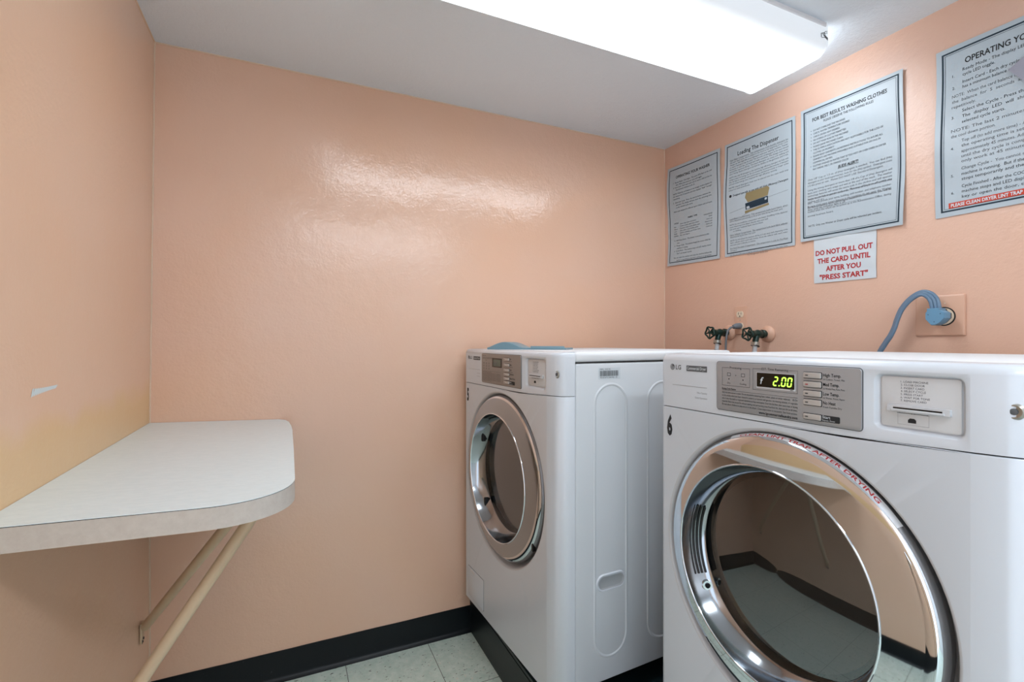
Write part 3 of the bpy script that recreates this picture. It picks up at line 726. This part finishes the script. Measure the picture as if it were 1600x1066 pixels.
def lines(b, x0, x1, ztop_, step, size, ls, m='ink', just=True):
    z = ztop_
    for l in ls:
        if l == '': z -= step*.55; continue
        ind = 0; j = just; bold = 0; ul = False; al = 'L'
        while l[0] in '~^_|#':
            if l[0] == '~': j = False
            if l[0] == '^': ind += .016
            if l[0] == '_': ul = True
            if l[0] == '|': al = 'C'; j = False
            if l[0] == '#': bold = .02
            l = l[1:]
        xx = x0+ind
        if al == 'C': b.text(l, (x0+x1)/2, z, size, m, align='C', bold=bold, maxw=x1-x0)
        elif j: b.text(l, xx, z, size, m, width=x1-xx, bold=bold)
        else: b.text(l, xx, z, size, m, maxw=x1-xx, bold=bold)
        if ul:
            wd = min(x1-xx, len(l)*size*.5); c0 = (x0+x1)/2-wd/2 if al == 'C' else xx
            b.rect(c0, c0+wd if not j else x1, z-size*.18, z-size*.12, m, -.0005)
        z -= step
    return z
def draw_washer(b, w_, h_):
    border(b, w_, h_, .013, .0035)
    b.text('OPERATING YOUR WASHER', w_/2, h_-.060, .0175, 'ink', align='C', width=.205, bold=.02)
    lines(b, .042, w_-.045, h_-.083, .0118, .0092, [
        '~1.  Ready Mode - Card light - The cycle LEDs flash on the card', '~^slot. When the price per cycle will toggle.', '~2.  Insert Card - Each wash cycle is $1.25, Insert a valid card that has', '~^the minimum balance of $1.25.', '',
        'NOTE: When the card balance is not enough, machine displays the', 'the balance for 5 seconds and then displays "Add" "enough"', '~repetitively.', '',
        '~3.  Select the Cycle - Press the desired button indicates the', '~^selection. The display will auto show the remaining time.', '~^on the selected cycle starts.', '', 'Wash cycle designed for different types of fabric and soil levels.'])
    z = h_-.262
    b.text('FABRIC TYPE', w_/2, z, .0098, 'ink', align='C', bold=.02); b.text('CYCLE', .042, z-.014, .009, 'ink', bold=.02)
    for i, (a, c_, d) in enumerate([('', 'Shirts, Caps, Jeans, and Linens', 'WASH/RINSE'), ('Hot', 'Cotton, towels, table linens, sheets', 'TEMP'), ('Warm', 'Polyester, nylon, acrylic blends, jeans', 'Hot/Cold'), ('Cold', 'Dark colors, casual clothes, prints', 'Warm/Cold'), ('Bright', 'Delicate washables, gym & sheer items', 'Cold/Cold'), ('Delicate', 'Silk, wool, lingerie', 'Cold/Cold')]):
        zz = z-.020-i*.0108; b.text(a, .042, zz, .0082, 'ink', maxw=.03); b.text(c_, .080, zz, .0082, 'ink', maxw=.125); b.text(d, w_-.045, zz+.012, .0082, 'ink', align='R', maxw=.05)
    lines(b, .042, w_-.045, h_-.358, .0125, .0092, ['~4.  Add Soap (drum) - The drawer is not unlocked at this', '~^time.', '~5.  Change Cycle - You cannot change the course while the', '~^machine is running.', '~6.  Cycle Finish - The machine stops and LED displays shows', '~^"End" and beeper sounds.', '', 'Do not open the washer and stop the machine before the', '~^washer is operating as detailed it will be in an agreement.'])
def draw_dispenser(b, w_, h_):
    border(b, w_, h_, .011, .0035)
    b.text('Loading The Dispenser', w_/2, h_-.063, .0235, 'ink', align='C', width=.185, bold=.012)
    x0, x1 = .028, w_-.028
    lines(b, x0, x1, h_-.077, .0095, .0085, ['_Main Wash Compartment:  This compartment holds laundry detergent for', 'the main wash cycle, this is added to the load at the beginning of the cycle.', 'Always use HE (High-Efficiency) detergent with your washing machine. Powder', 'or liquid detergent may be used. The amount of detergent to be used should', 'be based on load size, soil level and water condition. The dosage must never', 'exceed the maximum fill line. Too much detergent can cause over sudsing and', '~poor rinsing. Excess detergent can lead to residue on the garments and in tub.', '',
        'NOTE: Use only HE detergent in this machine, high efficiency detergent can help with', 'savings in water and energy use. Do not exceed the recommended amounts of detergent', 'this can lead to reduced wash performance, mechanical trouble or longer cycles', '~and use more energy than required for high efficiency washing.', '', 'NOTE: Liquid detergent must not be placed into the main wash tray', '~unless it is used immediately.'], 'greyink')
    b.text('Designed specially to use with HE (High Efficiency) Detergent', .048, h_-.227, .0105, 'ink', width=x1-.048, bold=.015, shear=.2)
    b.flat([(.036+.006*math.cos(2*pi*k/12), h_-.2235+.006*math.sin(2*pi*k/12)) for k in range(12)], 'ink', -.0005)
    cx_, cz_ = .158, h_-.262
    b.flat([(.105, h_-.246), (.110, h_-.228), (.205, h_-.226), (.212, h_-.234), (.206, h_-.262), (.118, h_-.268)], 'khaki', -.0006)
    b.flat([(.106, h_-.270), (.206, h_-.264), (.208, h_-.290), (.108, h_-.296)], 'navy', -.0006)
    b.flat([(.140, h_-.270), (.170, h_-.268), (.172, h_-.288), (.142, h_-.291)], 'blueprint', -.0008)
    b.flat([(.112, h_-.284), (.135, h_-.282), (.135, h_-.292), (.113, h_-.294)], 'paper', -.0008); b.flat([(.178, h_-.270), (.202, h_-.268), (.202, h_-.276), (.178, h_-.279)], 'paper', -.0008)
    b.flat([(.104, h_-.300), (.210, h_-.292), (.212, h_-.300), (.104, h_-.310)], 'khaki', -.0006)
    for (ax, az, bx_, bz_) in ((.030, h_-.293, .108, h_-.284), (.205, h_-.270, x1, h_-.264), (.090, h_-.318, .15, h_-.300)):
        b.flat([(ax, az), (bx_, bz_), (bx_, bz_+.0008), (ax, az+.0008)], 'greyink', -.0005)
    lines(b, x0, x1, h_-.322, .0092, .0082, ['_Liquid Bleach Compartment:  This compartment holds liquid bleach, which', '~will be dispensed automatically at the proper time during the wash cycle.', '', 'NOTE: Do not overfill the compartment with bleach. Overfilling of the dispenser', '~cause dispensing of the bleach directly onto your load.', '~and never pour undiluted liquid chlorine bleach', '~^on clothing.', '', '_Fabric Softener Compartment:  This compartment holds liquid fabric softener', '~dispensed during the final rinse cycle.', '', 'NOTE: Do not exceed the maximum fill line as it can cause early dispensing of the', 'fabric softener which could stain clothes. Dilute the softener with warm water', '~and never pour it directly on clothes.', '', '_Pre-Wash Detergent Compartment:  This compartment is only for Pre-Wash', '~detergent.', 'NOTE: Do not use more than the recommended amount. The amount of detergent', 'for the pre-wash must be half the amount of detergent used for the main wash.', '|The Management thanks you.'], 'greyink')
def draw_rules(b, w_, h_):
    border(b, w_, h_, .010, .0042); border(b, w_, h_, .0175, .0010)
    b.text('FOR BEST RESULTS WASHING CLOTHES', w_/2, h_-.053, .0175, 'ink', align='C', width=.238, bold=.02)
    b.text('PLEASE OBSERVE THE FOLLOWING RULES', w_/2, h_-.067, .0115, 'ink', align='C', width=.160, bold=.005)
    z = h_-.087
    for bul, s_, wd in ((1, 'DO NOT OVERLOAD THE MACHINES', .108), (1, 'CHECK WATER TEMPERATURE DESIRED', .122), (1, 'CHECK DRYER HEAT DESIRED', .090), (1, 'NO DYEING OF CLOTHES PERMITTED', .110), (1, 'DO NOT WASH RUGS IN THE MACHINES', .117), (1, 'PLEASE LEAVE MACHINES CLEAN', .100),
                        (1, 'THE OLYMPUS ASSOCIATION ARE NOT RESPONSIBLE FOR THE LOSS OF', .222), (0, 'CLOTHES OR PROPERTY', .072), (1, 'PLEASE READ GARMENTS LAUNDERING INSTRUCTIONS TO INSURE ALL', .220), (0, 'GARMENTS ARE MACHINE WASHABLE AND SUITABLE FOR DRYING IN', .213), (0, 'COMMERCIAL DRYERS', .066),
                        (1, 'CLOTHES WASHED IN WATER THAT IS TOO HOT OR OVER DRIED IN DRYER', .228), (0, 'MAY SHRINK, MELT, OR CHANGE COLOR', .118)):
        if bul: b.text('\u2022', .036, z, .010, 'ink')
        b.text(s_, .045, z, .0088, 'ink', width=wd); z -= .0113
    b.text('SUDS ALERT!', w_/2, z-.006, .0125, 'ink', align='C', bold=.03, width=.064, shear=.2); b.rect(w_/2-.033, w_/2+.033, z-.0085, z-.0076, 'ink', -.0005)
    lines(b, .028, w_-.034, z-.0225, .0104, .0092, ['Only 1/8" Cup or 1.5 oz. of (He) detergent is needed.  You can find (He)', 'detergent at your local supermarket, look for the (He) symbol.  Detergent costs', '~1/2 the price to use.  Please DO NOT USE Standard Detergent.', '', 'Using the wrong detergent or more than 1/8 of a Cup of (He) detergent will', 'leave your clothing very soapy and wet at the end of the wash.  The washer', 'technology features will sense the extra suds in the clothes and will operate', 'longer to attempt to get the suds out.  This may affect how efficiently the', '~clothes will dry.', '', '_Because of the extra system features in the machines do not open the Washer', '_~door until the indicator light is off.', ''], 'greyink')
    lines(b, .028, w_-.034, .143, .0148, .0096, ['For Service or Refund matters contact the Maintenance Department at 954 area', '0401.  Please provide your name, building, unit number, and telephone number.', 'For Refund matters, upon maintenance department verification, you will be', 'notified when the refund can be picked up at the Administration Office, during', '~normal business hours.'], 'greyink')
    b.text('NOTE: Only one Washer or Dryer cycle will be refunded per incident.', .030, .048, .0094, 'ink', width=.235)
def draw_dryer(b, w_, h_):
    border(b, w_, h_, .013, .0045); border(b, w_, h_, .0205, .0010)
    b.text('OPERATING YOUR DRYER', w_/2+.005, h_-.060, .0225, 'ink', align='C', width=.205, bold=.02)
    x0, x1 = .037, w_-.036; xi = .060
    rows = [(1, 'Ready Mode - The display LED and the vend price per', 0, .079), (0, 'cycle LED toggle.', 1, .0945), (2, 'Insert Card - Each dry cycle is $1.25.  A card which', 0, .114), (0, 'has a minimum balance of $1.25. Insert card.', 2, .129)]
    z = h_
    def ln(s_, y_, ind=True, wd=None, m='ink'):
        xx = xi if ind else x0; b.text(s_, xx, h_-y_*.985+.002, .0118, m, width=(x1-xx) if wd is None else wd)
    def nm(n_, y_): b.text('%d.' % n_, x0, h_-y_, .0105, 'ink')
    ln('Ready Mode - The display LED and the vend price per', .082); nm(1, .088); ln('cycle LED toggle.', .096, wd=.068)
    ln('Insert Card - Each dry cycle is $1.25. Insert a card that', .116); nm(2, .122); ln('has a minimum balance of $1.25. The balance is displayed.', .130)
    ln('NOTE:  When the card balance is not enough, machine displays', .150, False, m='greyink'); ln('the  balance  for  5  seconds  and  then  displays  "Add"', .165, False, m='greyink'); ln('repetitively.', .180, False, .052, 'greyink')
    ln('Select the Cycle - Press the desired cycle button.', .196); nm(3, .204); ln('The  display  LED  will  show  the  time  and  the', .212); ln('selected cycle starts.', .227, wd=.088)
    ln('NOTE: The last 2 minutes of the cycle is for', .247, False, m='greyink'); ln('the cool down portion.', .262, False, .092, 'greyink')
    ln('Top off (to add more time) - A cycle can be added once', .279, m='greyink'); nm(4, .289); ln('the operating time is set to factory default of', .293, m='greyink'); ln('approximately 45 minutes. Additional time can be added', .308, m='greyink'); ln('until the dry cycle is complete. Top off time will', .322, m='greyink'); ln('only work at 45 minute increments.', .336, wd=.19, m='greyink')
    ln('Change Cycle -  You cannot change the cycle while the', .356, m='greyink'); nm(5, .364); ln('machine is running.  But if the door is opened machine', .371); ln('stops temporarily and the cycle can be changed.', .385)
    ln('Cycle Finished - After the COOL DOWN is complete the', .405); nm(6, .411); ln('machine stops and LED display shows End. Press any', .4195); ln('key or open the door, the dryer deactivates.', .434)
    b.rect(.031, w_-.031, .0215, .0365, 'redband', -.0005)
    b.text('PLEASE CLEAN DRYER LINT TRAP FILTER AFTER EACH USE', .036, .0245, .0125, 'card', y=-.0009, width=w_-.072, bold=.03)
poster('poster', 'laminated poster headed OPERATING YOUR WASHER, nearest the room corner', 1.831, 1.5285, .316, .4715, draw_washer, 1, tilt=-.028)
poster('poster', 'laminated poster headed Loading The Dispenser with a small photo of a detergent drawer', 1.494, 1.5225, .317, .4720, draw_dispenser, 2, tilt=-.015)
poster('poster', 'poster headed FOR BEST RESULTS WASHING CLOTHES above the small red-lettered card', 1.156, 1.5230, .323, .4685, draw_rules, 3.1, tilt=-.020)
poster('poster', 'poster with dryer instructions and a red lint trap band, above the big wall outlet', .755, 1.5180, .325, .4705, draw_dryer, 4.3, tilt=-.006)
def draw_card(b, w_, h_):
    for i, (s_, wd) in enumerate((('DO NOT PULL OUT', .183), ('THE CARD UNTIL', .170), ('AFTER YOU', .113), ('"PRESS START"', .155))):
        b.text(s_, w_/2-.002, h_-.064-i*.0285, .0235, 'red', align='C', width=wd, bold=.035)
poster('card_sign', 'small white card with red letters DO NOT PULL OUT THE CARD', 1.109, 1.3715, .199, .160, draw_card, 0, curl=.0008, tilt=-.012, paper='card', x=XR-.0003, amp=.2)
# grey paper piece over the dryer poster
b = MB(); pl_ = [(0, 0), (.062, -.062), (.118, -.008), (.058, .056)]
b.loft([[(x, y_, z) for x, z in pl_] for y_ in (0, -.0015)], 'greypaper', smooth=False, cap0=True, cap1=True)
g_ = b.build('paper_piece', loc=(XR-.0125, .598, 1.862), rz=RZ); g_.rotation_euler = (0, .18, RZ); tag(g_, 'plain grey paper square stuck over the dryer instructions poster', 'paper')

# ---------------------------------------------------------------- taps, hoses, outlets
def wl(y, z, d=0): return (XR-d, y, z)
def lathe_x(b, prof, m, n=24):      # profile (distance out of the wall, radius) about the x axis, local
    b.loft([[(-d, r_*math.cos(2*pi*k/n), r_*math.sin(2*pi*k/n)) for k in range(n)] for d, r_ in prof], m, cap0=True, cap1=True)
def tap(y, z, label, phase):
    t = empty('water_tap', (XR, y, z)); tag(t, label, 'tap', None)
    b = MB(); lathe_x(b, [(.001, .032), (.003, .032), (.008, .029), (.013, .020), (.016, .014)], 'plate', 32); b.build('wall_flange', t, ang=50)
    b = MB(); lathe_x(b, [(.012, .012), (.022, .012), (.024, .0165), (.034, .0165), (.036, .0135), (.050, .0145), (.058, .0165), (.066, .0145), (.072, .011), (.080, .011), (.082, .0135), (.092, .0135), (.094, .008), (.100, .008), (.101, .0045), (.116, .0045)], 'valve')
    b.tube([(-.060, 0, -.004), (-.066, 0, -.016), (-.070, 0, -.030)], [.013, .0115, .011], 'valve', 16); b.build('tap_body', t, ang=40)
    b = MB(); nn = 40; R_ = .0225
    lo = []
    for k in range(nn):
        a = 2*pi*k/nn; rr = R_*(1+.10*math.cos(5*(a+phase)))
        c_ = Vector((-.112, rr*math.cos(a), rr*math.sin(a))); rad = Vector((0, math.cos(a), math.sin(a)))
        lo.append([tuple(c_+rad*.0036*math.cos(q)+Vector((.0036*math.sin(q), 0, 0))) for q in [2*pi*j/8 for j in range(8)]])
    lo.append(lo[0]); b.loft(lo, 'valve')
    for k in range(5):
        a = 2*pi*k/5-phase; b.tube([(-.112, 0, 0), (-.112, R_*math.cos(a), R_*math.sin(a))], .0028, 'valve', 8)
    lathe_x(b, [(.105, .006), (.118, .006), (.119, .003)], 'valve', 12)
    b.build('handwheel', t, ang=60)
    return t
tap(1.471, 1.206, 'dark green water tap below and left of the small wall outlet', .2)
tap(1.292, 1.198, 'dark green water tap with the round painted flange, right of the grey cord', .5)
def hose(y, z, label):
    h_ = empty('water_hose', (XR-.070, y, z-.030)); tag(h_, label, 'hose', None)
    b = MB(); b.tube([(0, 0, -.001), (-.001, 0, -.014)], .0150, 'collar', 18); b.tube([(0, 0, -.014), (-.001, 0, -.017)], .0158, 'black', 18); b.build('coupling', h_, ang=40)
    b = MB(); pts = [(-.001, 0, -.015), (-.004, 0, -.04), (-.008, .004, -.09), (-.008, .02, -.25), (.0, .03, -.5), (.01, .04, -.8)]
    b.tube(pts, .0085, 'hose', 14); b.tube([pts[1], (-.0045, .001, -.048)], .0105, 'greyink', 14); b.build('hose_tube', h_, ang=60)
hose(1.471, 1.206, 'pale hose hanging from the tap left of the grey cord'); hose(1.292, 1.198, 'pale hose hanging from the tap right of the grey cord')
# small duplex outlet
t = empty('wall_outlet', (XR, 1.4145, 1.256)); tag(t, 'small orange-painted duplex wall outlet between the two water taps', 'outlet')
t.rotation_euler = (0, 0, RZ)
b = MB(); b.prism(rrect(-.028, .028, -.057, .057, .003), -.0055, -.0003, 'plate', .0018); b.build('cover_plate', t)
for zz in (.0235, -.0235):
    b = MB(); pl_ = [(.0165*math.cos(a), zz+max(-.0125, min(.0125, .0165*math.sin(a)))) for a in [2*pi*k/28 for k in range(28)]]
    b.loft([[(x, -.0052, z) for x, z in pl_], [(x, -.0075, z) for x, z in pl_]], 'ivory', smooth=False, cap1=True)
    b.rect(-.0075, -.0052, zz-.001, zz+.008, 'ink', -.0078); b.rect(.0052, .0072, zz-.001, zz+.007, 'ink', -.0078)
    b.flat([(.0028*math.cos(k*.7), zz-.0075+.0028*math.sin(k*.7)) for k in range(9)], 'ink', -.0078); b.build('receptacle', t)
b = MB(); b.flat([(.0028*math.cos(k*.7), .0028*math.sin(k*.7)) for k in range(9)], 'collar', -.0058); b.build('screw', t)
# grey cord and plug
t = empty('power_cord', (XR-.008, 1.4145, 1.2325)); tag(t, 'thin grey power cord plugged into the small outlet between the taps', 'cord')
b = MB(); b.tube([(0, 0, 0), (-.006, 0, 0), (-.018, .001, -.001), (-.030, .006, -.004)], [.0125, .0125, .0118, .0085], 'cordgrey', 14); b.build('plug', t, ang=50)
b = MB(); pts = [(-.028, .006, -.004), (-.040, .010, -.007), (-.050, .014, -.018), (-.055, .017, -.040), (-.058, .018, -.08), (-.058, .02, -.2), (-.05, .02, -.5)]
b.tube(pts, .0042, 'cordgrey', 10); b.build('cable', t, ang=60)
# range outlet
t = empty('wall_outlet', (XR, .746, 1.243), RZ); tag(t, 'wide orange-painted plate with round socket for the dryer plug', 'outlet')
b = MB(); b.prism(rrect(-.058, .058, -.0575, .0575, .002), -.0075, -.0003, 'plate', .004); b.build('cover_plate', t, ang=20)
b = MB(); cxs = .012
def circ(r_, y_, n=32): return [(cxs+r_*math.cos(2*pi*k/n), y_, -.003+r_*math.sin(2*pi*k/n)) for k in range(n)]
b.loft([circ(.0265, -.0065), circ(.0265, -.0085), circ(.0245, -.0095)], 'black', cap1=True); b.loft([circ(.0235, -.009), circ(.0235, -.014), circ(.021, -.015)], 'ivory', cap1=True); b.build('socket_face', t, ang=40)
b = MB(); b.flat([(cxs+.002+.002*math.cos(k), .034+.002*math.sin(k)) for k in range(6)], 'ivory', -.0079); b.build('screw', t)
t = empty('power_cord', (XR-.016, .734, 1.240), RZ); tag(t, 'blue-grey ribbed cord arching from its angular blue plug to behind the dryer', 'cord')
b = MB()
oct_ = [(-.018, .022), (.012, .022), (.012, .017), (.0235, .009), (.0235, -.006), (.012, -.020), (.002, -.0255), (-.008, -.0255), (-.0215, -.008), (-.0215, .010), (-.018, .014)]
def sc_(pl, k): return [(x*k, z*k) for x, z in pl]
b.loft([[(x, .001, z) for x, z in sc_(oct_, .86)], [(x, -.012, z) for x, z in sc_(oct_, .92)]], 'black', smooth=False, cap0=True)
b.loft([[(x, -.012, z) for x, z in oct_], [(x, -.040, z) for x, z in oct_], [(x, -.043, z) for x, z in sc_(oct_, .93)]], 'plugblue', smooth=False, cap0=True, cap1=True)
for px_, pz_ in ((-.014, .004), (.014, .006), (.0, -.016)): b.flat([(px_+.0013*math.cos(k), pz_+.0013*math.sin(k)) for k in range(6)], 'ink', -.0433)
b.build('plug', t, ang=30)
b = MB()
path = [(-.003, .018), (-.004, .030), (-.008, .046), (-.018, .060), (-.033, .067), (-.050, .062), (-.070, .046), (-.087, .022), (-.098, -.006), (-.105, -.030), (-.116, -.055), (-.130, -.078), (-.150, -.12), (-.17, -.22), (-.18, -.4)]
def cat(pts, n=5):
    out_ = []
    for i in range(len(pts)-1):
        p0 = Vector(pts[max(0, i-1)]); p1 = Vector(pts[i]); p2 = Vector(pts[i+1]); p3 = Vector(pts[min(len(pts)-1, i+2)])
        for k in range(n):
            t_ = k/n; out_.append(.5*((2*p1)+(p2-p0)*t_+(2*p0-5*p1+4*p2-p3)*t_*t_+(3*p1-p0-3*p2+p3)*t_**3))
    return out_+[Vector(pts[-1])]
pp = cat([(x, 0, z) for x, z in path])
n_ = len(pp)
for j in (-1, 0, 1):
    q = []
    for i, p in enumerate(pp):
        d = (pp[min(i+1, n_-1)]-pp[max(i-1, 0)]).normalized(); side = Vector((-d.z, 0, d.x)); tw = min(1, i/18)
        # ribs lie side by side, turning edge-on as the cord bends over
        off_ = side*(.0088*j*(1-.38*tw)) + Vector((0, -.0060*j*tw, 0)); q.append(p+off_+Vector((0, -.028, 0)))
    b.tube(q, .0048, 'cordblue', 10)
b.build('cable', t, ang=60)
